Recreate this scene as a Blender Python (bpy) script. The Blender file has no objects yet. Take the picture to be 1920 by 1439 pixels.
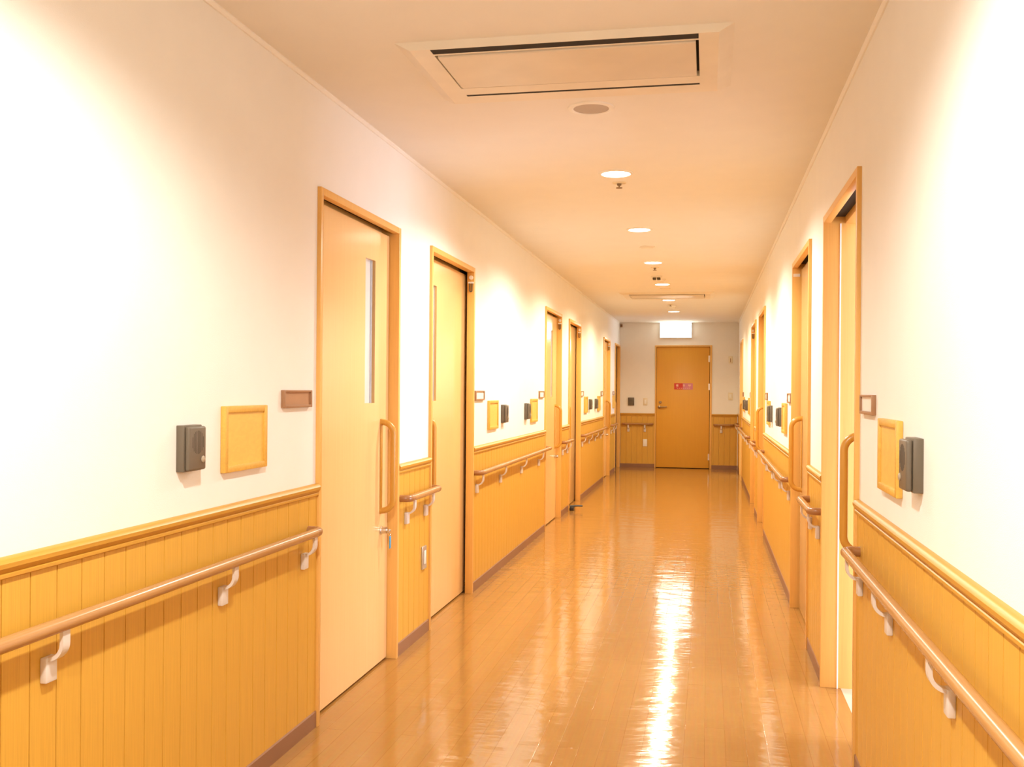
import bpy, bmesh, math, random
from mathutils import Vector, Matrix
random.seed(4)
SC = bpy.context.scene
COL = SC.collection
R_ = math.radians

# ------------------------------------------------------------------ place
AL, AR = 1.4968, 0.5215          # left / right wall distance from the camera axis
HC, YE, YB = 2.5, 17.1, -3.4     # ceiling height, end wall, wall behind the camera
XC = -0.49                       # centre line of the corridor

# ------------------------------------------------------------------ materials
def new_mat(name):
    m = bpy.data.materials.new(name); m.use_nodes = True
    nt = m.node_tree
    return m, nt, nt.nodes['Principled BSDF']

def flat(name, col, rough=0.5, metal=0.0, spec=0.5, bump=0.0, bscale=200.0, var=0.04):
    m, nt, p = new_mat(name)
    p.inputs['Roughness'].default_value = rough
    p.inputs['Metallic'].default_value = metal
    p.inputs['Specular IOR Level'].default_value = spec
    tc = nt.nodes.new('ShaderNodeTexCoord')
    n = nt.nodes.new('ShaderNodeTexNoise'); n.inputs['Scale'].default_value = 6.0
    nt.links.new(tc.outputs['Object'], n.inputs['Vector'])
    r = nt.nodes.new('ShaderNodeValToRGB')
    r.color_ramp.elements[0].position = 0.3; r.color_ramp.elements[1].position = 0.7
    r.color_ramp.elements[0].color = (*[c*(1-var) for c in col], 1)
    r.color_ramp.elements[1].color = (*[min(1, c*(1+var)) for c in col], 1)
    nt.links.new(n.outputs['Fac'], r.inputs['Fac'])
    nt.links.new(r.outputs['Color'], p.inputs['Base Color'])
    if bump:
        n2 = nt.nodes.new('ShaderNodeTexNoise'); n2.inputs['Scale'].default_value = bscale
        nt.links.new(tc.outputs['Object'], n2.inputs['Vector'])
        b = nt.nodes.new('ShaderNodeBump'); b.inputs['Strength'].default_value = bump
        b.inputs['Distance'].default_value = 0.002
        nt.links.new(n2.outputs['Fac'], b.inputs['Height'])
        nt.links.new(b.outputs['Normal'], p.inputs['Normal'])
    return m

def wood(name, col, scale=(40, 40, 1.5), rough=0.4, var=0.10, spec=0.5, wave=0.0):
    m, nt, p = new_mat(name)
    p.inputs['Roughness'].default_value = rough
    p.inputs['Specular IOR Level'].default_value = spec
    tc = nt.nodes.new('ShaderNodeTexCoord')
    mp = nt.nodes.new('ShaderNodeMapping'); mp.inputs['Scale'].default_value = scale
    nt.links.new(tc.outputs['Object'], mp.inputs['Vector'])
    n = nt.nodes.new('ShaderNodeTexNoise'); n.inputs['Scale'].default_value = 4.0
    n.inputs['Detail'].default_value = 6.0; n.inputs['Roughness'].default_value = 0.6
    n.inputs['Distortion'].default_value = wave
    nt.links.new(mp.outputs['Vector'], n.inputs['Vector'])
    r = nt.nodes.new('ShaderNodeValToRGB')
    r.color_ramp.elements[0].position = 0.3; r.color_ramp.elements[1].position = 0.7
    r.color_ramp.elements[0].color = (col[0]*(1-var), col[1]*(1-var*1.25), col[2]*(1-var*1.5), 1)
    r.color_ramp.elements[1].color = (*[min(1, c*(1+var*0.6)) for c in col], 1)
    nt.links.new(n.outputs['Fac'], r.inputs['Fac'])
    nt.links.new(r.outputs['Color'], p.inputs['Base Color'])
    return m

def emit(name, col, s):
    m = bpy.data.materials.new(name); m.use_nodes = True
    nt = m.node_tree; nt.nodes.clear()
    e = nt.nodes.new('ShaderNodeEmission'); o = nt.nodes.new('ShaderNodeOutputMaterial')
    e.inputs['Color'].default_value = (*col, 1); e.inputs['Strength'].default_value = s
    nt.links.new(e.outputs[0], o.inputs[0])
    return m

def floor_mat():
    m, nt, p = new_mat('wood_strip_flooring')
    tc = nt.nodes.new('ShaderNodeTexCoord')
    mp = nt.nodes.new('ShaderNodeMapping'); mp.inputs['Rotation'].default_value = (0, 0, R_(90))
    nt.links.new(tc.outputs['Object'], mp.inputs['Vector'])
    b = nt.nodes.new('ShaderNodeTexBrick')
    b.offset = 0.37; b.offset_frequency = 2
    b.inputs['Scale'].default_value = 1.0
    b.inputs['Brick Width'].default_value = 0.9; b.inputs['Row Height'].default_value = 0.0757
    b.inputs['Mortar Size'].default_value = 0.0016; b.inputs['Mortar Smooth'].default_value = 0.2
    b.inputs['Bias'].default_value = 0.0
    b.inputs['Color1'].default_value = (*FLOOR_A, 1); b.inputs['Color2'].default_value = (*FLOOR_B, 1)
    b.inputs['Mortar'].default_value = (*FLOOR_M, 1)
    nt.links.new(mp.outputs['Vector'], b.inputs['Vector'])
    mg = nt.nodes.new('ShaderNodeMapping'); mg.inputs['Scale'].default_value = (45, 2.2, 1)
    nt.links.new(tc.outputs['Object'], mg.inputs['Vector'])
    g = nt.nodes.new('ShaderNodeTexNoise'); g.inputs['Scale'].default_value = 2.0; g.inputs['Detail'].default_value = 5
    nt.links.new(mg.outputs['Vector'], g.inputs['Vector'])
    mx = nt.nodes.new('ShaderNodeMix'); mx.data_type = 'RGBA'; mx.blend_type = 'MULTIPLY'
    mx.inputs['Factor'].default_value = 0.22
    nt.links.new(b.outputs['Color'], mx.inputs[6]); nt.links.new(g.outputs['Color'], mx.inputs[7])
    nt.links.new(mx.outputs[2], p.inputs['Base Color'])
    p.inputs['Roughness'].default_value = 0.10
    p.inputs['Specular IOR Level'].default_value = 0.55
    # the slight waviness of a waxed floor
    mw = nt.nodes.new('ShaderNodeMapping'); mw.inputs['Scale'].default_value = (1.6, 3.6, 1)
    nt.links.new(tc.outputs['Object'], mw.inputs['Vector'])
    w = nt.nodes.new('ShaderNodeTexNoise'); w.inputs['Scale'].default_value = 2.2; w.inputs['Detail'].default_value = 3.5
    w.inputs['Roughness'].default_value = 0.62
    nt.links.new(mw.outputs['Vector'], w.inputs['Vector'])
    bw = nt.nodes.new('ShaderNodeBump'); bw.inputs['Strength'].default_value = 0.8; bw.inputs['Distance'].default_value = 0.004
    nt.links.new(w.outputs['Fac'], bw.inputs['Height'])
    bm_ = nt.nodes.new('ShaderNodeBump'); bm_.inputs['Strength'].default_value = 0.2; bm_.inputs['Distance'].default_value = 0.001
    bm_.invert = True
    nt.links.new(b.outputs['Fac'], bm_.inputs['Height']); nt.links.new(bw.outputs['Normal'], bm_.inputs['Normal'])
    nt.links.new(bm_.outputs['Normal'], p.inputs['Normal'])
    return m

FLOOR_A, FLOOR_B, FLOOR_M = (0.42, 0.209, 0.054), (0.45, 0.226, 0.061), (0.36, 0.168, 0.036)
M = {
 'wall': flat('white_wallpaper', (0.86, 0.845, 0.81), 0.85, bump=0.25, bscale=350, var=0.01),
 'ceil': flat('ceiling_paint', (0.81, 0.785, 0.73), 0.9, bump=0.2, bscale=250, var=0.01),
 'room': flat('room_paint', (0.84, 0.75, 0.70), 0.85, var=0.01),
 'roomfloor': flat('pale_room_floor', (0.72, 0.58, 0.44), 0.3, var=0.05),
 'floor': floor_mat(),
 'wains': wood('wainscot_wood', (0.67, 0.378, 0.055), (70, 70, 1.3), 0.42, 0.10),
 'rail': wood('moulding_wood', (0.56, 0.29, 0.036), (30, 1.2, 60), 0.38, 0.10),
 'railE': wood('moulding_wood_end', (0.56, 0.29, 0.036), (1.2, 30, 60), 0.38, 0.10),
 'base': flat('brown_skirting', (0.27, 0.13, 0.065), 0.45),
 'cas': wood('casing_wood', (0.79, 0.46, 0.13), (40, 40, 1.0), 0.35, 0.06),
 'door': wood('door_laminate', (0.83, 0.555, 0.25), (30, 30, 0.6), 0.17, 0.035),
 'edoor': wood('end_door_laminate', (0.74, 0.375, 0.045), (30, 30, 0.6), 0.38, 0.03),
 'hand': wood('pull_handle_wood', (0.58, 0.305, 0.05), (40, 40, 1.5), 0.28, 0.10),
 'hrail': wood('handrail_vinyl', (0.44, 0.23, 0.080), (60, 1.0, 60), 0.26, 0.10),
 'hrailE': wood('handrail_vinyl_end', (0.44, 0.23, 0.080), (1.0, 60, 60), 0.26, 0.10),
 'elbow': flat('handrail_elbow', (0.36, 0.17, 0.065), 0.24),
 'brk': flat('bracket_plastic', (0.70, 0.645, 0.60), 0.35),
 'ic': flat('intercom_plastic', (0.135, 0.108, 0.076), 0.42),
 'icd': flat('intercom_slots', (0.07, 0.055, 0.04), 0.6),
 'icb': flat('intercom_button', (0.40, 0.33, 0.24), 0.3),
 'pan': wood('pine_panel', (0.79, 0.51, 0.11), (4, 4, 9), 0.42, 0.07, wave=1.5),
 'panf': wood('pine_frame', (0.72, 0.43, 0.08), (10, 10, 10), 0.40, 0.12, wave=2.0),
 'plate': flat('brown_plate', (0.34, 0.175, 0.085), 0.45),
 'plated': flat('brown_plate_inset', (0.42, 0.225, 0.115), 0.5),
 'card': flat('white_card', (0.84, 0.80, 0.76), 0.5),
 'dark': flat('dark_gap', (0.012, 0.008, 0.005), 0.8),  # near-black colour stands in for shade inside gaps and slots
 'black': flat('black_rubber', (0.02, 0.014, 0.012), 0.45),
 'chrome': flat('satin_steel', (0.70, 0.66, 0.62), 0.25, metal=1.0),
 'bronze': flat('bronze_metal', (0.30, 0.22, 0.14), 0.3, metal=1.0),
 'alu': flat('aluminium', (0.62, 0.66, 0.74), 0.3, metal=0.8),
 'glass': flat('frosted_pane', (0.66, 0.66, 0.66), 0.22),
 'white': flat('white_plastic', (0.84, 0.82, 0.76), 0.4),
 'ivory': flat('ivory_plastic', (0.78, 0.70, 0.52), 0.4),
 'ac': flat('cassette_plastic', (0.80, 0.74, 0.63), 0.45),
 'acp': flat('cassette_intake', (0.72, 0.65, 0.54), 0.4),
 'spk': flat('speaker_mesh', (0.50, 0.43, 0.36), 0.7, bump=0.4, bscale=900),
 'seal': flat('white_seal', (0.88, 0.86, 0.84), 0.4),
 'blue': flat('blue_tag', (0.06, 0.36, 0.66), 0.4),
 'red': flat('red_sign', (0.62, 0.035, 0.018), 0.4),
 'pink': flat('pink_sign', (0.62, 0.20, 0.27), 0.4),
 'mark': flat('pale_mark', (0.85, 0.52, 0.36), 0.5),
 'lens': emit('downlight_lens', (1.0, 0.90, 0.72), 14.0),
 'exit': emit('exit_sign_face', (0.95, 1.0, 0.88), 9.0),
 'sky': emit('overcast_sky', (0.72, 0.84, 1.0), 2.0),
}

# ------------------------------------------------------------------ mesh builder
MAPS = {'L': lambda a, o, z: (o, a, z), 'R': lambda a, o, z: (-o, a, z),
        'E': lambda a, o, z: (a, -o, z), 'C': lambda a, o, z: (a, o, z)}
ORG = {'L': lambda a, z, o=0: (-AL + o, a, z), 'R': lambda a, z, o=0: (AR - o, a, z),
       'E': lambda a, z, o=0: (a, YE - o, z), 'C': lambda a, z, o=0: (a, o, z)}

class B:
    """collects shapes in (along, out-of-the-wall, up) coordinates"""
    def __init__(s): s.bm = bmesh.new()
    def box(s, a0, a1, o0, o1, z0, z1, bev=0.0, seg=2):
        r = bmesh.ops.create_cube(s.bm, size=1.0)
        vs = r['verts']
        for v in vs:
            v.co = Vector((a0 + (v.co.x+.5)*(a1-a0), o0 + (v.co.y+.5)*(o1-o0), z0 + (v.co.z+.5)*(z1-z0)))
        if bev:
            es = list({e for v in vs for e in v.link_edges})
            bmesh.ops.bevel(s.bm, geom=es, offset=bev, segments=seg, profile=0.5, affect='EDGES')
        return s
    def quad(s, *p):
        s.bm.faces.new([s.bm.verts.new(q) for q in p]); return s
    def prism(s, prof, a0, a1):
        """profile of (o, z) points run along a"""
        n = len(prof)
        A = [s.bm.verts.new((a0, o, z)) for o, z in prof]; Bv = [s.bm.verts.new((a1, o, z)) for o, z in prof]
        for i in range(n):
            j = (i+1) % n; s.bm.faces.new((A[i], A[j], Bv[j], Bv[i]))
        s.bm.faces.new(A); s.bm.faces.new(list(reversed(Bv))); return s
    def prism_z(s, prof, z0, z1):
        n = len(prof)
        A = [s.bm.verts.new((a, o, z0)) for a, o in prof]; Bv = [s.bm.verts.new((a, o, z1)) for a, o in prof]
        for i in range(n):
            j = (i+1) % n; s.bm.faces.new((A[i], A[j], Bv[j], Bv[i]))
        s.bm.faces.new(A); s.bm.faces.new(list(reversed(Bv))); return s
    def tube(s, pts, r, seg=14, flatten=1.0, up=None):
        pts = [Vector(p) for p in pts]; n = len(pts); rings = []
        prev = None
        for i, p in enumerate(pts):
            t = (pts[min(i+1, n-1)] - pts[max(i-1, 0)]).normalized()
            if prev is None:
                u = t.orthogonal().normalized() if up is None else (Vector(up) - t*t.dot(Vector(up))).normalized()
            else:
                u = (prev - t*t.dot(prev)).normalized()
            prev = u; w = t.cross(u)
            rr = r[i] if isinstance(r, (list, tuple)) else r
            rings.append([s.bm.verts.new(p + u*rr*math.cos(2*math.pi*k/seg) + w*rr*flatten*math.sin(2*math.pi*k/seg)) for k in range(seg)])
        for i in range(n-1):
            for k in range(seg):
                l = (k+1) % seg
                s.bm.faces.new((rings[i][k], rings[i][l], rings[i+1][l], rings[i+1][k]))
        s.bm.faces.new(list(reversed(rings[0]))); s.bm.faces.new(rings[-1]); return s
    def lathe(s, c, prof, axis='z', seg=32):
        """profile of (radius, height) about the axis through c"""
        c = Vector(c)
        ax = {'z': (Vector((1, 0, 0)), Vector((0, 1, 0)), Vector((0, 0, 1))),
              'o': (Vector((1, 0, 0)), Vector((0, 0, 1)), Vector((0, 1, 0))),
              'a': (Vector((0, 1, 0)), Vector((0, 0, 1)), Vector((1, 0, 0)))}[axis]
        rings = []
        for r, hgt in prof:
            if r < 1e-6: rings.append([s.bm.verts.new(c + ax[2]*hgt)])
            else: rings.append([s.bm.verts.new(c + ax[0]*r*math.cos(2*math.pi*k/seg) + ax[1]*r*math.sin(2*math.pi*k/seg) + ax[2]*hgt) for k in range(seg)])
        for A, Bv in zip(rings[:-1], rings[1:]):
            for k in range(seg):
                l = (k+1) % seg
                if len(A) == 1 and len(Bv) == 1: continue
                if len(A) == 1: s.bm.faces.new((A[0], Bv[l], Bv[k]))
                elif len(Bv) == 1: s.bm.faces.new((A[k], A[l], Bv[0]))
                else: s.bm.faces.new((A[k], A[l], Bv[l], Bv[k]))
        for rg, rev in ((rings[0], True), (rings[-1], False)):
            if len(rg) > 1: s.bm.faces.new(list(reversed(rg)) if rev else rg)
        return s
    def mesh(s, name, side, mat, ang=35, smooth=True):
        f = MAPS[side]
        for v in s.bm.verts: v.co = Vector(f(*v.co))
        bmesh.ops.recalc_face_normals(s.bm, faces=s.bm.faces)
        me = bpy.data.meshes.new(name); s.bm.to_mesh(me); s.bm.free()
        for p in me.polygons: p.use_smooth = smooth
        if smooth: me.set_sharp_from_angle(angle=R_(ang))
        me.materials.append(mat)
        return me

CACHE = {}
def cached(key, fn):
    if key not in CACHE: CACHE[key] = fn()
    return CACHE[key]

def link(name, data, parent=None, loc=(0, 0, 0)):
    o = bpy.data.objects.new(name, data); COL.objects.link(o)
    if parent: o.parent = parent
    o.location = loc
    return o

def tag(o, label=None, cat=None, group=None, kind=None):
    if label: o['label'] = label
    if cat: o['category'] = cat
    if group: o['group'] = group
    if kind: o['kind'] = kind
    return o

def thing(name, label, cat, loc, group=None, kind=None):
    return tag(link(name, None, None, loc), label, cat, group, kind)

def structure(name, me, label, cat, loc=(0, 0, 0)):
    return tag(link(name, me, None, loc), label, cat, None, 'structure')

def bend(pts, rad, n=6):
    """round the inner corners of a polyline"""
    pts = [Vector(p) for p in pts]; out = [pts[0]]
    for i in range(1, len(pts)-1):
        p, q, r = pts[i-1], pts[i], pts[i+1]
        d1 = (p-q).normalized(); d2 = (r-q).normalized()
        c = q + (d1+d2)*rad
        for k in range(n+1):
            t = k/n*math.pi/2
            out.append(c - d2*rad*math.cos(t) - d1*rad*math.sin(t))
    out.append(pts[-1]); return out

# ------------------------------------------------------------------ doors' positions
DL = [(3.61, 4.63), (5.19, 6.205), (9.09, 10.105), (10.69, 11.70), (14.36, 15.30), (16.16, 17.085)]
DR = [(3.585, 4.61), (5.24, 6.26), (9.26, 10.28), (10.99, 12.00), (15.0, 16.02)]
DH = 2.11

def gaps(doors, a0, a1):
    out = []; p = a0
    for s, e in doors:
        if s - p > 0.004: out.append((p, s))
        p = e
    if a1 - p > 0.004: out.append((p, a1))
    return out

# ------------------------------------------------------------------ room shell
def wall_side(side, doors, through):
    b = B()
    for a0, a1 in gaps(doors, YB, YE): b.box(a0, a1, -0.03, 0, 0, HC)
    for a0, a1 in doors: b.box(a0, a1, -0.03, 0, DH, HC)
    inner = [doors[i] for i in through]
    for a0, a1 in gaps(inner, YB, YE): b.box(a0, a1, -0.16, -0.13, 0, HC)  # added unseen back leaf, blank behind shut doors to keep gaps dark
    for a0, a1 in inner: b.box(a0, a1, -0.16, -0.13, DH, HC)
    return b
structure('wall_left', wall_side('L', DL, []).mesh('wall_left', 'L', M['wall']), 'long white papered wall on the left with six door openings', 'wall', ORG['L'](0, 0))
structure('wall_right', wall_side('R', DR, [0, 4]).mesh('wall_right', 'R', M['wall']), 'long white papered wall on the right with five door openings', 'wall', ORG['R'](0, 0))
EX0, EX1 = -0.885, 0.077
b = B().box(-AL-.16, EX0, -0.1, 0, 0, HC).box(EX1, AR+.16, -0.1, 0, 0, HC).box(EX0, EX1, -0.1, 0, DH, HC).box(-AL-.16, AR+.16, -0.16, -0.13, 0, HC)
structure('wall_end', b.mesh('wall_end', 'E', M['wall']), 'short wall closing the far end of the corridor around a single door', 'wall', ORG['E'](0, 0))
b = B().box(-AL-.16, AR+.16, YB-.1, YB, 0, HC)
structure('wall_back', b.mesh('wall_back', 'C', M['wall']), 'white wall closing the corridor behind the viewer', 'wall')
b = B().box(-AL-.16, AR+.072, YB-.1, YE+.16, -0.1, 0)
structure('floor', b.mesh('floor', 'C', M['floor']), 'glossy waxed floor of narrow orange-brown wood strips', 'floor')
b = B().box(-AL-.16, AR+.16, YB-.1, YE+.16, HC, HC+.1)
structure('ceiling', b.mesh('ceiling', 'C', M['ceil']), 'smooth cream ceiling with a centre line of downlights', 'ceiling')
ntrim = [0]
def trim_name():
    ntrim[0] += 1; return f'trim_{ntrim[0]}'
for side, w in (('L', 'left'), ('R', 'right')):
    b = B().prism([(0, HC), (0, HC-.014), (0.006, HC-.014), (0.014, HC-.005), (0.014, HC)], YB, YE)
    structure(trim_name(), b.mesh('ceiling_bead', side, M['wall']), f'thin white bead where the ceiling meets the {w} wall', 'trim', ORG[side](0, 0))

# wainscot: grooved boards, moulding on top, skirting below
PITCH = 0.0925
def wainscot(side, a0, a1, label, first=False, top=0.95):
    prof = []
    k = math.ceil((a0-1.957)/PITCH - 1e-6); g = 0.0042; d = 0.006; fo = 0.007
    prof.append((a0, 0.0)); prof.append((a0, fo))
    while 1.957 + k*PITCH < a1 - 0.01:
        c = 1.957 + k*PITCH
        if c > a0 + 0.01:
            prof += [(c-g/2, fo), (c-g*.22, fo-d), (c+g*.22, fo-d), (c+g/2, fo)]
        k += 1
    prof += [(a1, fo), (a1, 0.0)]
    b = B()
    n = len(prof)
    A = [b.bm.verts.new((a, o, 0.05)) for a, o in prof]; T = [b.bm.verts.new((a, o, top-.045)) for a, o in prof]
    for i in range(n-1): b.bm.faces.new((A[i], A[i+1], T[i+1], T[i]))
    t = structure(trim_name(), b.mesh('wainscot_boards', side, M['wains'], 10), label, 'wainscot', ORG[side](0, 0))
    mo = [(0.0005, top), (0.010, top), (0.017, top-.004), (0.023, top-.012), (0.022, top-.022), (0.015, top-.030), (0.012, top-.034),
          (0.016, top-.037), (0.016, top-.044), (0.012, top-.047), (0.0005, top-.047)]
    tag(link('chair_rail', B().prism(mo, a0, a1).mesh('chair_rail', side, M['railE' if side == 'E' else 'rail'], 30), t))
    wn = {'L': 'left', 'R': 'right', 'E': 'end'}[side]
    bb = B().prism([(0.0005, 0.0), (0.011, 0.0), (0.011, 0.060), (0.007, 0.065), (0.0005, 0.065)], a0, a1)
    structure('baseboard_'+wn, bb.mesh('baseboard', side, M['base']), 'brown skirting strip under the ' + label.split(' wainscot ')[1], 'baseboard', ORG[side](0, 0))
LAB_L = ['long stretch before the first left door', 'narrow stretch between the first two left doors', 'long stretch between the second and third left doors',
         'narrow stretch between the third and fourth left doors', 'long stretch between the fourth and fifth left doors', 'short stretch between the last two left doors']
for (a0, a1), l in zip(gaps(DL, YB, YE), LAB_L): wainscot('L', a0, a1, 'grooved honey wood wainscot ' + l)
LAB_R = ['long stretch before the first right door', 'narrow stretch between the first two right doors', 'long stretch between the second and third right doors',
         'narrow stretch between the third and fourth right doors', 'long stretch between the fourth and last right doors', 'short stretch after the last right door']
for (a0, a1), l in zip(gaps(DR, YB, YE), LAB_R): wainscot('R', a0, a1, 'grooved honey wood wainscot ' + l)
wainscot('E', -AL+.02, EX0, 'grooved honey wood wainscot panel left of the end door', top=0.937)
wainscot('E', EX1, AR-.02, 'grooved honey wood wainscot panel right of the end door', top=0.937)

# ------------------------------------------------------------------ sliding doors
def pull_handle(side, op):
    """wooden D handle standing off a panel whose face is at op (local o)"""
    def f():
        pts = bend([(0, op, 1.162), (0, op+.063, 1.162), (0, op+.063, 0.738), (0, op, 0.738)], 0.055, 8)
        b = B().tube(pts, 0.0145, 16, up=(1, 0, 0))
        b.box(-.011, .011, op, op+.006, 0.722, 1.178, 0.002)
        return b.mesh('pull_handle', side, M['hand'])
    return cached(('handle', side, op), f)

def sliding_door(n, side, a0, a1, label, lead, slit=None, op=-.036, ajar=0.0, opened=False, hook=False, lock=False, handle=0.14, sticker=False, seal=False, gap=.019):
    """lead = 'far' or 'near': the edge the panel closes against; the pocket is on the other side"""
    W = a1 - a0
    d = thing(f'door_{n}', label, 'door', ORG[side](a0, 0), None, 'structure')
    # frame: two jambs and a head
    b = B(); t = 0.026
    jo = op + gap
    deep, shallow = (-0.13, 0.016), (jo, 0.016)
    near_j, far_j = (deep, shallow) if lead == 'near' else (shallow, deep)
    b.box(0, t, near_j[0], near_j[1], 0, DH, 0.002); b.box(W-t, W, far_j[0], far_j[1], 0, DH, 0.002)
    if lead == 'near': b.box(W-t, W, -0.13, op-.038, 0, DH, 0.002)
    else: b.box(0, t, -0.13, op-.038, 0, DH, 0.002)
    b.box(t, W-t, jo, 0.016, DH-.03, DH, 0.002)
    b.box(t, W-t, -0.13, op-.040, DH-.035, DH, 0.002)
    link('door_frame', b.mesh('door_frame', side, M['cas']), d)
    b = B().box(t, W-t, op-.040, jo, DH-.004, DH-.002)  # dark sheet painted as the shade up in the head slot
    link('track', b.mesh('track', side, M['dark']), d)
    # panel
    sh = 0.0
    if opened: sh = -(W - 0.33) if lead == 'far' else (W - 0.33)
    elif ajar: sh = -ajar if lead == 'far' else ajar
    p0, p1 = (0.0 + sh, W - t - .004 + sh) if lead == 'far' else (t + .004 + sh, W + sh)
    if lead == 'far': p0 -= 0.03
    else: p1 += 0.03
    z0, z1 = 0.010, DH-.042
    b = B()
    if slit:
        s0, s1 = slit; zb, zt = 1.255, 1.922
        b.box(p0, s0, op-.034, op, z0, z1).box(s1, p1, op-.034, op, z0, z1).box(s0, s1, op-.034, op, z0, zb).box(s0, s1, op-.034, op, zt, z1)
    else:
        b.box(p0, p1, op-.034, op, z0, z1, 0.001)
    pn = link('door_panel', b.mesh('door_panel', side, M['door']), d)
    if slit:
        g = B().box(s0, s1, op-.022, op-.017, zb, zt)
        pane = tag(link('vision_pane', g.mesh('vision_pane', side, M['glass']), pn), 'narrow frosted glass vision slit')
        e = B().box(s1-.022, s1-.012, op-.017, op-.010, zb, zt).box(s0+.002, s0+.008, op-.017, op-.012, zb, zt)
        link('glazing_bead', e.mesh('glazing_bead', side, M['alu']), pn)
    hp = (W - handle if lead == 'far' else handle) + sh
    link('pull_handle', pull_handle(side, op), d, MAPS[side](hp, 0, 0))
    if lock:
        b = B().lathe((hp+.012, op, 0.642), [(0.020, 0), (0.020, 0.004), (0.0165, 0.006), (0.0165, 0.030), (0.0145, 0.036), (0.009, 0.037), (0, 0.037)], 'o', 24)
        b.box(hp+.0105, hp+.0135, op+.037, op+.040, 0.634, 0.650)
        tag(link('lock_knob', b.mesh('lock_knob', side, M['chrome']), d), 'round steel lock knob')
    if hook:
        f = W - t if True else 0
        b = B().lathe((f, -.006, 2.045), [(0, -.012), (.011, -.012), (.014, -.008), (.014, 0)], 'a', 16)
        b.box(f-.014, f, -.024, .012, 2.006, 2.018, .003)
        k = link('hook_bracket', b.mesh('hook_bracket', side, M['card']), d)
        b = B().tube(bend([(f-.010, -.014, 2.008), (f-.010, -.014, 1.955), (f-.010, .002, 1.955), (f-.010, .002, 2.008)], .006, 4), .0035, 8)
        tag(link('hanging_clip', b.mesh('hanging_clip', side, M['icd']), k), 'dark clip hanging from the bracket')
    if sticker:
        b = B().box(W-t-.0012, W-t, -.030, .010, 2.028, 2.046)
        tag(link('sticker', b.mesh('sticker', side, M['card']), d), 'small white sticker on the jamb')
    if seal:
        b = B().box(W-t-.004, W-t, -.060, -.054, 0.0, DH-.035)  # narrow white strip running up the far jamb
        tag(link('door_seal', b.mesh('door_seal', side, M['seal']), d), 'thin white seal strip on the jamb')
    return d
sliding_door(1, 'L', *DL[0], 'nearest left door, peach panel with lit vision slit and steel lock', 'far', slit=(.655, .79), lock=True, handle=.135)
sliding_door(2, 'L', *DL[1], 'second door on the left, beside the aluminium plate, slit near its handle', 'near', slit=(.19, .335), op=-.052, hook=True, handle=.075)
sliding_door(3, 'L', *DL[2], 'third door on the left, full handle, slit and steel lock showing', 'far', slit=(.60, .73), lock=True, hook=True, handle=.135)
sliding_door(4, 'L', *DL[3], 'fourth door on the left, with a black stopper at its foot', 'near', gap=.009, op=-.052, hook=True, handle=.075)
sliding_door(5, 'L', *DL[4], 'fifth door on the left, pale daylight on its panel', 'far', slit=(.55, .66), lock=True, hook=True, handle=.135)
sliding_door(6, 'L', *DL[5], 'last door on the left, in the corner at the end wall', 'near', gap=.009, op=-.052, handle=.075)
sliding_door(7, 'R', *DR[0], 'nearest door on the right, slid open to a bright room', 'far', opened=True, handle=.135, seal=True)
sliding_door(8, 'R', *DR[1], 'second door on the right, slightly ajar with white sticker on jamb', 'far', ajar=.035, handle=.135, sticker=True)
sliding_door(9, 'R', *DR[2], 'third door on the right, closed, its whole pull handle showing', 'far', handle=.135)
sliding_door(10, 'R', *DR[3], 'fourth door on the right, with a dark clip hanging at its top', 'near', gap=.009, op=-.052, hook=True, handle=.075)
sliding_door(11, 'R', *DR[4], 'last door on the right, slid open near the end wall', 'far', opened=True, handle=.135)

# ------------------------------------------------------------------ end door
d = thing('door_12', 'orange hinged door in the end wall with lever and red sign', 'door', ORG['E'](EX0, 0), None, 'structure')
W = EX1 - EX0
b = B().box(0, .020, -.1, .014, 0, DH, .002).box(W-.034, W, -.1, .014, 0, DH, .002).box(.020, W-.034, -.1, .014, DH-.026, DH, .002)
link('door_frame', b.mesh('door_frame', 'E', M['cas']), d)
b = B().box(.025, W-.041, -.045, -.005, .010, DH-.031, .001)
link('door_panel', b.mesh('door_panel', 'E', M['edoor']), d)
b = B().box(.020, W-.034, -.06, -.05, 0, DH-.026)  # dark sheet behind the leaf, shade for the gaps around it
link('door_stop_strip', b.mesh('door_stop_strip', 'E', M['dark']), d)
b = B().lathe((.074, -.005, 1.045), [(.026, 0), (.026, .006), (.012, .010), (.011, .045), (0, .046)], 'o', 24)
b.tube([(.074, .036, 1.045), (.11, .042, 1.046), (.16, .040, 1.049), (.206, .034, 1.052)], [.011, .0115, .010, .009], 12)
tag(link('lever_handle', b.mesh('lever_handle', 'E', M['bronze']), d), 'bronze lever handle')
b = B().lathe((.092, -.005, 1.128), [(.024, 0), (.024, .008), (.018, .012), (.010, .012), (.010, .008), (0, .008)], 'o', 24)
link('lock_cylinder', b.mesh('lock_cylinder', 'E', M['bronze']), d)
for z in (1.88, 1.40, .20):
    b = B().lathe((W-.038, .002, z-.055), [(.007, 0), (.007, .11), (0, .11)], 'z', 12).box(W-.060, W-.018, -.006, -.001, z-.055, z+.055)
    link('hinge', b.mesh('hinge', 'E', M['chrome']), d)
sg = tag(thing('door_sign', 'small red and pink sign plate fixed on the end door', 'sign', ORG['E'](-.558, 1.352)))
link('red_plate', B().box(0, .145, -.0055, -.001, 0, .106).mesh('red_plate', 'E', M['red']), sg)
link('pink_plate', B().box(.145, .314, -.0055, -.001, 0, .106).mesh('pink_plate', 'E', M['pink']), sg)
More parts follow.
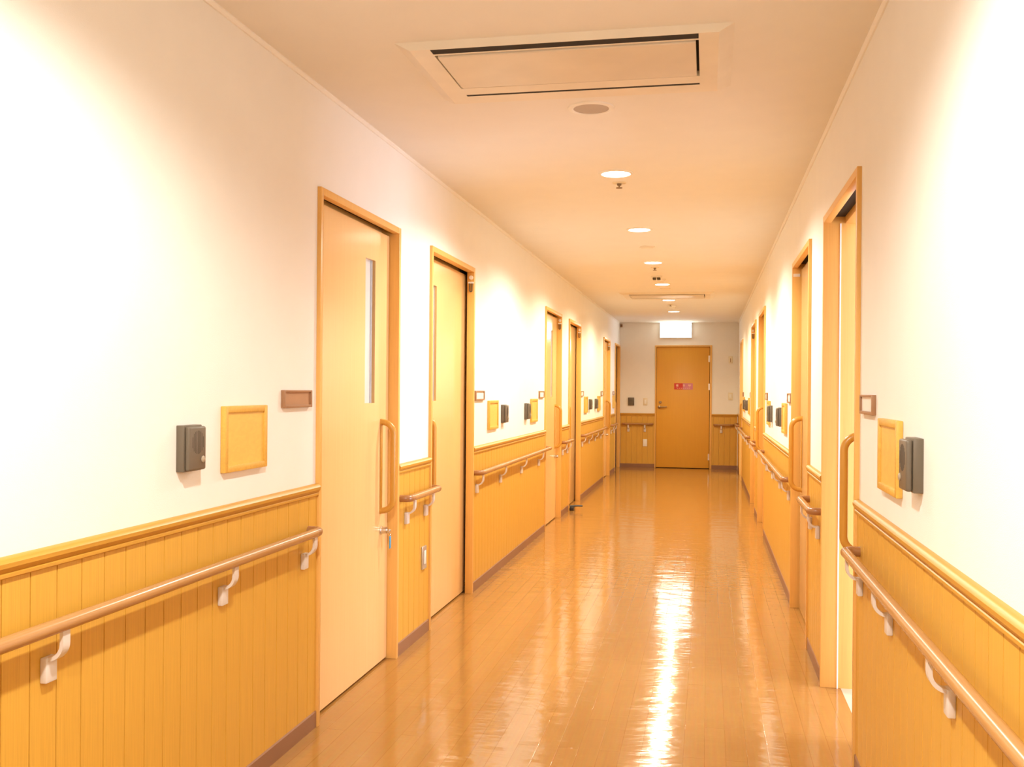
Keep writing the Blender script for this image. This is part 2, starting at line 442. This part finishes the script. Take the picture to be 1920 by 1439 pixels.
for i, (cx, st) in enumerate(((.052, ((-.018, .018, .060, .088), (-.010, -.002, .036, .060), (.006, .016, .044, .060))),
                              (.166, ((-.016, .012, .062, .088), (-.010, .008, .046, .056))),
                              (.262, ((-.022, -.004, .060, .088), (.004, .020, .060, .088), (-.004, .004, .040, .070))))):
    b = B()
    for x0, x1, z0, z1 in st: b.box(cx+x0, cx+x1, -.001, 0, z0, z1)
    link('sign_character', b.mesh('sign_character', 'E', M['mark']), sg)
b = B()
for i in range(7): b.box(.045+.034*i, .045+.034*i+.022, -.001, 0, .016, .026)
link('small_print', b.mesh('small_print', 'E', M['mark']), sg)

# ------------------------------------------------------------------ handrails
HRO, HRZ, HRR = 0.057, 0.778, 0.017
def bracket(side):
    def f():
        b = B().box(-.020, .020, 0.007, .024, -.137, -.078, .003)
        ts = [k/9*math.pi/2 for k in range(10)]; co_, cz, ro, ri = .020, -.046, .0415, .0325
        out = [(.010, cz-ro)] + [(co_+ro*math.sin(t), cz-ro*math.cos(t)) for t in ts] + [(co_+ro, -.008)]
        inn = [(co_+ri, -.008)] + [(co_+ri*math.sin(t), cz-ri*math.cos(t)) for t in reversed(ts)] + [(.010, cz-ri)]
        b.prism(out + inn, -.013, .013)
        return b.mesh('bracket', side, M['brk'])
    return cached(('bracket', side), f)

def handrail(side, a0, a1, br, label, group, z=HRZ):
    t = thing('handrail', label, 'handrail', ORG[side](a0, z), group)
    Lh = a1 - a0; rb = 0.030
    s = .07
    link('rail', B().tube([(s, HRO, 0), (Lh-s, HRO, 0)], HRR, 20, up=(0, 0, 1)).mesh('rail', side, M['hrailE' if side == 'E' else 'hrail']), t)
    p = bend([(HRR, .0, 0), (HRR, HRO, 0), (s, HRO, 0)], rb, 7)
    link('end_bend', B().tube(p, HRR*1.02, 20, up=(0, 0, 1)).mesh('end_bend', side, M['elbow']), t)
    p = bend([(Lh-HRR, .0, 0), (Lh-HRR, HRO, 0), (Lh-s, HRO, 0)], rb, 7)
    link('end_bend', B().tube(p, HRR*1.02, 20, up=(0, 0, 1)).mesh('end_bend', side, M['elbow']), t)
    for y in br: link('bracket', bracket(side), t, MAPS[side](y-a0, 0, 0))
GH = 'handrails along the corridor'
handrail('L', YB+.05, 3.545, (-.5, .34, 1.17, 2.01, 2.84, 3.475), 'long brown handrail in front of the nearest left wainscot', GH)
handrail('L', 4.655, 5.24, (4.76, 5.10), 'short brown handrail between the first and second left doors', GH)
handrail('L', 6.225, 9.15, (6.30, 7.05, 7.88, 8.72), 'brown handrail between the second and third left doors', GH)
handrail('L', 10.13, 10.72, (10.22, 10.56), 'short brown handrail between the third and fourth left doors', GH)
handrail('L', 11.73, 14.40, (11.85, 12.55, 13.25, 13.95), 'brown handrail between the fourth and fifth left doors', GH)
handrail('L', 15.33, 16.20, (15.48, 15.95), 'short brown handrail between the last two left doors', GH)
handrail('R', YB+.05, 3.535, (-.5, .25, .95, 1.55, 2.21, 2.92, 3.46), 'long brown handrail in front of the nearest right wainscot', GH)
handrail('R', 4.64, 5.21, (4.75, 5.08), 'short brown handrail between the first and second right doors', GH)
handrail('R', 6.29, 9.24, (6.40, 7.15, 7.95, 8.75), 'brown handrail between the second and third right doors', GH)
handrail('R', 10.31, 10.96, (10.45, 10.80), 'short brown handrail between the third and fourth right doors', GH)
handrail('R', 12.03, 14.97, (12.15, 12.95, 13.75, 14.6), 'brown handrail between the fourth and last right doors', GH)
handrail('R', 16.05, 16.98, (16.25, 16.75), 'short brown handrail on the right beyond the last right door', GH)
handrail('E', -1.455, -.905, (-1.335, -1.052), 'short brown handrail on the end wall left of the orange door', GH, .752)
handrail('E', .105, .455, (.238,), 'short brown handrail on the end wall right of the orange door', GH, .752)

# ------------------------------------------------------------------ intercoms, wooden panels, name plates
def intercom(side, a, label, z=1.076):
    t = thing('intercom', label, 'intercom', ORG[side](a, z), 'dark intercoms on the walls')
    w, hh = .104, .135
    link('back_box', cached(('icb', side), lambda: B().box(-w/2, w/2, -.003, .024, 0, hh, .003).mesh('back_box', side, M['ic'])), t)
    def fc():
        b = B().box(-w/2+.004, w/2-.004, .024, .040, .003, hh-.004, .006, 3)
        return b.mesh('front_cover', side, M['ic'])
    fcv = link('front_cover', cached(('icf', side), fc), t)
    def gr():
        b = B()
        for i in range(9):
            x = -.030 + i*.0075; hl = math.sqrt(max(0, .034**2 - x*x))
            b.box(x-.0012, x+.0012, .0395, .0405, .085-hl, .085+hl)
        return b.mesh('speaker_slots', side, M['icd'])
    link('speaker_slots', cached(('icg', side), gr), fcv)
    link('call_button', cached(('icc', side), lambda: B().lathe((.028, .040, .034), [(.010, 0), (.010, .002), (.007, .004), (0, .004)], 'o', 20).mesh('call_button', side, M['icb'])), t)

def wood_panel(side, a0, label, z=1.042, w=.302, hh=.204):
    t = thing('wooden_wall_panel', label, 'panel', ORG[side](a0, z), 'framed wooden panels on the walls')
    def fr():
        b = B(); f = .021; d = .018
        b.box(0, f, 0, d, 0, hh, .003).box(w-f, w, 0, d, 0, hh, .003).box(f, w-f, 0, d, 0, f, .003).box(f, w-f, 0, d, hh-f, hh, .003)
        return b.mesh('panel_frame', side, M['panf'])
    link('panel_frame', cached(('pf', side, hh), fr), t)
    link('panel_board', cached(('pb', side, hh), lambda: B().box(.019, w-.019, 0.001, .011, .019, hh-.019).mesh('panel_board', side, M['pan'])), t)

def name_plate(side, a0, label, card=True, z=1.250, w=.252):
    t = thing('name_plate', label, 'name plate', ORG[side](a0, z), 'room name plates beside the doors')
    hh = .064
    def fr():
        b = B(); f = .010; d = .014
        b.box(0, f, 0, d, 0, hh, .001).box(w-f, w, 0, d, 0, hh, .001).box(f, w-f, 0, d, 0, f, .001).box(f, w-f, 0, d, hh-f*.7, hh, .001)
        return b.mesh('plate_frame', side, M['plate'])
    link('plate_frame', cached(('npf', side), fr), t)
    nm = 'name_card' if card else 'blank_plate'
    link(nm, cached(('npc', side, card), lambda: B().box(.008, w-.008, 0, .007, .008, hh-.006).mesh(nm, side, M['card' if card else 'plated'])), t)

name_plate('L', 3.289, 'plain brown name plate with no card, left of the first left door', card=False)
wood_panel('L', 2.843, 'square wooden panel left of the blank brown plate, nearest on left wall', 1.052, hh=.211)
intercom('L', 2.635, 'dark intercom nearest on the left wall, its round button showing', 1.076)
name_plate('L', 6.265, 'white card name plate just past the second left door')
wood_panel('L', 6.655, 'wooden panel just past the second left door')
intercom('L', 7.165, 'dark intercom right of the panel past the second left door')
intercom('L', 8.115, 'dark intercom left of the panel before the third left door')
wood_panel('L', 8.335, 'wooden panel just before the third left door')
name_plate('L', 8.76, 'white card name plate just before the third left door')
name_plate('L', 11.73, 'white card name plate just past the fourth left door')
wood_panel('L', 12.09, 'wooden panel just past the fourth left door')
intercom('L', 12.65, 'dark intercom right of the panel past the fourth left door')
intercom('L', 13.33, 'dark intercom left of the panel before the fifth left door')
wood_panel('L', 13.58, 'wooden panel just before the fifth left door')
name_plate('L', 14.03, 'white card name plate just before the fifth left door')
name_plate('L', 15.84, 'name plate between the last two left doors')
wood_panel('L', 15.81, 'wooden panel below the plate between the last two left doors')
name_plate('R', 3.255, 'brown framed white name plate nearest on the right wall')
wood_panel('R', 2.815, 'wooden panel nearest on the right wall, beside the plate by open door', 1.034, hh=.211)
intercom('R', 2.610, 'dark intercom nearest on the right wall, beside the largest right panel', 1.074)
name_plate('R', 6.36, 'white card name plate just past the second right door')
wood_panel('R', 6.72, 'wooden panel just past the second right door')
intercom('R', 7.22, 'dark intercom next to the panel past the second right door')
intercom('R', 8.28, 'dark intercom next to the panel before the third right door')
wood_panel('R', 8.47, 'wooden panel just before the third right door')
name_plate('R', 8.86, 'white card name plate just before the third right door')
name_plate('R', 12.06, 'white card name plate just past the fourth right door')
wood_panel('R', 12.45, 'wooden panel just past the fourth right door')
intercom('R', 13.15, 'dark intercom next to the panel past the fourth right door')
intercom('R', 13.92, 'dark intercom next to the panel before the last right door')
wood_panel('R', 14.15, 'wooden panel just before the last right door')
name_plate('R', 14.60, 'white card name plate just before the last right door')

# ------------------------------------------------------------------ small wall things
t = thing('cover_plate', 'aluminium plate with white insert low between the first two left doors', 'wall plate', ORG['L'](5.045, .357, .007))
link('plate_body', B().box(0, .072, 0, .010, 0, .122, .003).mesh('plate_body', 'L', M['alu']), t)
link('plate_insert', B().box(.020, .054, .010, .0125, .026, .098, .001).mesh('plate_insert', 'L', M['white']), t)

t = thing('key_ring', 'key ring with a blue tag hanging by the first left door lock', 'keys', (-AL+.008, 4.515, .555))
ring = [(.0, .0 + .012*math.cos(k/14*2*math.pi), .078 + .012*math.sin(k/14*2*math.pi)) for k in range(15)]
link('key', B().box(-.004, -.001, -.040, .012, .083, .090, .001).mesh('key', 'C', M['chrome']), t)
link('ring', B().tube(ring, .0012, 8).mesh('ring', 'C', M['chrome']), t)
link('tag', B().box(-.002, .002, -.009, .009, 0, .060, .0015).mesh('tag', 'C', M['blue']), t)

t = thing('door_stopper', 'black rubber door stopper on the floor at the fourth left door', 'door stop', (-AL+.045, 10.74, 0))
link('stopper_foot', B().box(-.022, .022, -.05, .05, 0, .038, .008).mesh('stopper_foot', 'C', M['black']), t)
link('stopper_lever', B().tube([(-.02, -.03, .048), (.05, .0, .052), (.115, .02, .050)], [.012, .011, .010], 12, .6).mesh('stopper_lever', 'C', M['black']), t)

t = thing('intercom', 'square dark panel on the end wall left of the door', 'intercom', ORG['E'](-1.342, 1.072), 'dark intercoms on the walls')
link('front_cover', B().box(0, .104, -.003, .03, 0, .135, .005).mesh('front_cover', 'E', M['ic']), t)
link('speaker_slots', B().box(.02, .084, .0295, .0305, .07, .073).box(.02, .084, .0295, .0305, .082, .085).box(.02, .084, .0295, .0305, .094, .097).mesh('speaker_slots', 'E', M['icd']), t)
def switch(x, z, label, name='light_switch', mat='ivory', cat='switch', w=.074, hh=.126, knob='rocker', out=0):
    t = thing(name, label, cat, ORG['E'](x, z, out))
    link('cover', B().box(0, w, 0, .008, 0, hh, .003).mesh('cover', 'E', M[mat]), t)
    link(knob, B().box(w*.28, w*.72, .008, .012, hh*.22, hh*.78, .001).mesh(knob, 'E', M['white']), t)
switch(-1.084, 1.073, 'pale light switch between the dark panel and the end door')
switch(-1.083, .366, 'white outlet plate low on the wainscot left of the end door', 'wall_outlet', 'white', 'outlet', .070, .124, 'socket', .007)
switch(.352, 1.178, 'ivory light switch on the end wall right of the door')
t = thing('wall_sensor', 'small sensor high on the end wall right of the door', 'sensor', ORG['E'](.352, 1.802))
link('sensor_case', B().box(0, .068, 0, .022, 0, .122, .006).mesh('sensor_case', 'E', M['ivory']), t)
link('sensor_slot', B().box(.026, .036, .0215, .0235, .02, .085, .0005).mesh('sensor_slot', 'E', M['plate']), t)
t = thing('corner_box', 'tiny brown box high in the left corner of the end wall', 'box', ORG['E'](-1.486, 2.425))
link('case', B().box(0, .036, 0, .03, 0, .052, .003).mesh('case', 'E', M['plate']), t)
link('lens', B().lathe((.018, .03, .026), [(.010, 0), (.009, .003), (0, .004)], 'o', 16).mesh('lens', 'E', M['icd']), t)

# exit sign
t = thing('exit_sign', 'glowing white exit sign box above the end door', 'sign', ORG['E'](-.80, 2.238))
link('housing', B().box(-.006, .532, 0, .050, 0, .256, .004).mesh('housing', 'E', M['white']), t)
link('lit_face', B().box(0, .526, .050, .056, .006, .252, .001).mesh('lit_face', 'E', M['exit']), t)

# ------------------------------------------------------------------ ceiling things
def downlight(y, label):
    t = thing('downlight', label, 'ceiling light', (XC-.004, y, HC), 'round recessed downlights')
    link('trim_ring', cached('dlr', lambda: B().lathe((0, 0, 0), [(.094, 0), (.092, -.005), (.080, -.008), (.077, -.006), (.077, 0)], 'z', 40).mesh('trim_ring', 'C', M['white'])), t)
    link('lens', cached('dll', lambda: B().lathe((0, 0, 0), [(.077, -.001), (.077, -.0055), (.05, -.0075), (0, -.008)], 'z', 40).mesh('lens', 'C', M['lens'])), t)
    return t
SPOT = dict(energy=106.0, size=R_(158), blend=0.45, col=(1.0, 0.98, 0.90))
def spot(y, e=1.0, col=None):
    l = bpy.data.lights.new('downlight_beam', 'SPOT'); l.energy = SPOT['energy']*e; l.spot_size = SPOT['size']; l.spot_blend = SPOT['blend']
    l.color = col or SPOT['col']; l.shadow_soft_size = 0.05
    o = bpy.data.objects.new('downlight_beam', l); COL.objects.link(o); o.location = (XC, y, HC-.02)
for i, (y, lab) in enumerate(((5.325, 'nearest bright round downlight, right behind the round speaker'), (7.20, 'second round downlight from the speaker'),
        (9.06, 'third round downlight from the speaker'), (10.92, 'round downlight just before the far ceiling air conditioner'),
        (12.81, 'round downlight just behind the far ceiling air conditioner'), (14.66, 'last round downlight, nearest the exit sign'))):
    downlight(y, lab); spot(y, (1, 1, 1, 1, .9, .7)[i], ((1, .97, .87), (1, .945, .80), (1, .915, .72), (1, .90, .68), (1, .88, .63), (1, .87, .60))[i])
for y in (1.58, -.30, -2.2): spot(y)

def cassette(y, label):
    t = thing('ceiling_air_conditioner', label, 'air conditioner', (0, y, HC), 'ceiling cassette air conditioners')
    X0, X1, Y0, Y1 = -1.056, .078, 0.0, .665
    x0, x1 = -.934, -.036; zi = -.026
    ix0, ix1, iy0, iy1 = -1.005, .028, .008, .640
    ya, yb, yc, yd, ye, yf = .012, .058, .070, .448, .528, .548   # slot, panel, slot
    def fr():
        b = B()
        def H(p, q, r, s): b.quad((p, r, zi), (q, r, zi), (q, s, zi), (p, s, zi))
        o = [(X0, Y0, 0), (X1, Y0, 0), (X1, Y1, 0), (X0, Y1, 0)]; i = [(ix0, iy0, zi), (ix1, iy0, zi), (ix1, iy1, zi), (ix0, iy1, zi)]
        for k in range(4): b.quad(o[k], o[(k+1) % 4], i[(k+1) % 4], i[k])
        H(ix0, ix1, iy0, ya); H(ix0, ix1, yb, yc); H(ix0, ix1, yd, ye); H(ix0, ix1, yf, iy1)
        for p, q in ((ya, yb), (yc, yd), (ye, yf)): H(ix0, x0, p, q); H(x1, ix1, p, q)
        for p, q in ((ya, yb), (yc, yd), (ye, yf)):
            c = [(x0, p), (x1, p), (x1, q), (x0, q)]
            for k in range(4):
                u, v = c[k], c[(k+1) % 4]; b.quad((*u, zi), (*v, zi), (*v, -.003), (*u, -.003))
        bmesh.ops.remove_doubles(b.bm, verts=b.bm.verts, dist=1e-5)
        return b.mesh('cassette_frame', 'C', M['ac'], 20, False)
    link('cassette_frame', cached('acf', fr), t)
    for p, q in ((ya, yb), (ye, yf)):
        link('air_slot', cached(('acs', p), lambda p=p, q=q: B().box(x0+.001, x1-.001, p+.0005, q-.0005, -.0258, -.004).mesh('air_slot', 'C', M['dark'])), t)  # near-black filler, the slot's inner shade put into colour
    link('recess', cached('acr', lambda: B().box(x0+.001, x1-.001, yc+.001, yd-.001, -.006, -.003).mesh('recess', 'C', M['dark'])), t)  # dark sheet standing for shade around the intake panel
    def ip():
        b = B(); g = .010
        b.prism([(yc+g, -.008), (yc+g, -.028), (yc+g+.004, -.031), (yd-.034, -.031), (yd-.001, -.025), (yd-.001, -.008)], x0+g, x1-g)
        return b.mesh('intake_panel', 'C', M['acp'], 20)
    link('intake_panel', cached('acp', ip), t)
cassette(3.205, 'large ceiling air conditioner nearest the viewer')
cassette(11.83, 'ceiling air conditioner far down the corridor, before the exit sign')

t = thing('ceiling_speaker', 'round grey ceiling speaker behind the near air conditioner', 'speaker', (-.483, 4.075, HC))
link('speaker_ring', B().lathe((0, 0, 0), [(.097, 0), (.095, -.005), (.080, -.009), (.074, -.006), (.074, 0)], 'z', 44).mesh('speaker_ring', 'C', M['white']), t)
link('speaker_mesh', B().lathe((0, 0, 0), [(.0742, -.001), (.0742, -.005), (0, -.0065)], 'z', 44).mesh('speaker_mesh', 'C', M['spk']), t)

def sprinkler(y, label):
    t = thing('sprinkler', label, 'sprinkler', (XC-.008, y, HC), 'ceiling sprinkler heads')
    link('escutcheon', cached('spe', lambda: B().lathe((0, 0, 0), [(.040, 0), (.038, -.004), (.016, -.007), (.016, 0)], 'z', 28).mesh('escutcheon', 'C', M['ivory'])), t)
    link('sprinkler_head', cached('sph', lambda: B().lathe((0, 0, 0), [(.012, -.002), (.012, -.016), (.005, -.018), (.005, -.027), (.018, -.028), (.018, -.031), (0, -.031)], 'z', 20).mesh('sprinkler_head', 'C', M['bronze'])), t)
sprinkler(5.575, 'sprinkler head just behind the nearest downlight')
sprinkler(9.43, 'sprinkler head just behind the third downlight')
sprinkler(13.47, 'sprinkler head past the far air conditioner')

def detector(y, label, r, hgt, mat, name='smoke_detector', cat='detector', x=0):
    t = thing(name, label, cat, (XC+x, y, HC))
    link('base', B().lathe((0, 0, 0), [(r, 0), (r, -hgt*.35), (r*.86, -hgt*.5), (r*.86, 0)], 'z', 32).mesh('base', 'C', M[mat]), t)
    link('cap', B().lathe((0, 0, 0), [(r*.85, -hgt*.3), (r*.8, -hgt*.8), (r*.5, -hgt), (0, -hgt)], 'z', 32).mesh('cap', 'C', M[mat]), t)
detector(8.09, 'flat cream disc on the ceiling between the second and third downlights', .062, .012, 'ac', 'ceiling_cover')
detector(10.46, 'smoke detector just before the fourth downlight', .052, .032, 'ac')
detector(11.38, 'flat detector between the fourth downlight and far air conditioner', .062, .014, 'ac', x=.01)
detector(13.75, 'white smoke detector near the last downlight', .058, .040, 'white', x=.005)
t = thing('motion_sensor', 'ceiling sensor with two dark lenses behind the third downlight', 'sensor', (XC-.03, 10.20, HC))
link('sensor_base', B().box(-.055, .055, -.05, .05, -.012, 0, .004).mesh('sensor_base', 'C', M['ac']), t)
for x in (-.022, .022):
    link('sensor_lens', B().box(x-.017, x+.017, -.030, .030, -.034, -.012, .004).mesh('sensor_lens', 'C', M['icd']), t)

# ------------------------------------------------------------------ two bright rooms behind the open right doors
def side_room(y0, y1, who, wy0, wy1):
    x0, x1 = AR+.16, 3.4
    b = B().box(x0, x1, y0-.1, y0, 0, HC).box(x0, x1, y1, y1+.1, 0, HC)
    b.box(x1, x1+.1, y0-.1, wy0, 0, HC).box(x1, x1+.1, wy1, y1+.1, 0, HC).box(x1, x1+.1, wy0, wy1, 0, .35).box(x1, x1+.1, wy0, wy1, 2.2, HC)
    b.box(x0, x1+.1, y0-.1, y1+.1, HC, HC+.1)
    structure('wall_room', b.mesh('wall_room', 'C', M['room']), f'pale walls of the daylit room behind the {who} right door', 'wall')
    b = B().box(AR+.072, x1+.1, y0-.1, y1+.1, -.1, 0.001)
    structure('floor_room', b.mesh('floor_room', 'C', M['roomfloor']), f'pale floor of the room behind the {who} right door', 'floor')
    w = thing('window_%d' % (1 if who == 'nearest' else 2), f'window of the room behind the {who} right door', 'window', (x1, wy0, .35), None, 'structure')
    ww, wh = wy1-wy0, 1.85
    b = B().box(0, .06, 0, .04, 0, wh).box(0, .06, ww-.04, ww, 0, wh).box(0, .06, .04, ww-.04, 0, .04).box(0, .06, .04, ww-.04, wh-.04, wh).box(.01, .05, ww/2-.02, ww/2+.02, .04, wh-.04)
    link('window_frame', b.mesh('window_frame', 'C', M['alu']), w)
    b = B().box(.07, .075, .0, ww, .0, wh)
    link('bright_pane', b.mesh('bright_pane', 'C', M['sky']), w)
    l = bpy.data.lights.new('window_daylight', 'AREA'); l.shape = 'RECTANGLE'; l.size = ww-.1; l.size_y = wh-.1
    l.energy = DAY * (1.0 if who == 'nearest' else 0.45); l.color = (0.74, 0.78, 1.0)
    o = bpy.data.objects.new('window_daylight', l); COL.objects.link(o)
    o.location = (x1-.03, (wy0+wy1)/2, .35+wh/2); o.rotation_euler = (0, R_(90), 0)
DAY = 85.0
side_room(1.9, 4.95, 'nearest', 2.9, 4.4)
side_room(13.6, 16.6, 'last', 13.9, 16.1)

# ------------------------------------------------------------------ world, camera, view
w = bpy.data.worlds.new('world'); SC.world = w; w.use_nodes = True
w.node_tree.nodes['Background'].inputs[0].default_value = (0.9, 0.95, 1.0, 1)
w.node_tree.nodes['Background'].inputs[1].default_value = 0.05

f, vx, v0, hcam, roll = 1841.8443, 1326.0989, 731.6946, 1.3208, 0.0078
th = math.atan((vx-960)/f)
fw = Vector((-math.sin(th), math.cos(th), 0)); rt = Vector((math.cos(th), math.sin(th), 0)); up = Vector((0, 0, 1))
c, s = math.cos(roll), math.sin(roll)
r2 = c*rt + s*up; u2 = -s*rt + c*up
cam = bpy.data.cameras.new('camera'); co = bpy.data.objects.new('camera', cam); COL.objects.link(co)
mw = Matrix((( r2.x, u2.x, -fw.x, 0), (r2.y, u2.y, -fw.y, 0), (r2.z, u2.z, -fw.z, hcam), (0, 0, 0, 1)))
co.matrix_world = mw
cam.sensor_fit = 'HORIZONTAL'; cam.sensor_width = 36.0; cam.lens = 36.0*f/1920
cam.shift_y = (v0-719.5)/1920
cam.clip_start = 0.05; cam.clip_end = 100
SC.camera = co
SC.view_settings.view_transform = 'Standard'; SC.view_settings.look = 'None'
SC.view_settings.exposure = 0.62; SC.view_settings.gamma = 1.0; SC.view_settings.use_curve_mapping = False
SC.cycles.use_denoising = True
SC.cycles.max_bounces = 12; SC.cycles.diffuse_bounces = 5; SC.cycles.glossy_bounces = 4
SC.cycles.sample_clamp_indirect = 8.0
SC.cycles.caustics_reflective = False; SC.cycles.caustics_refractive = False
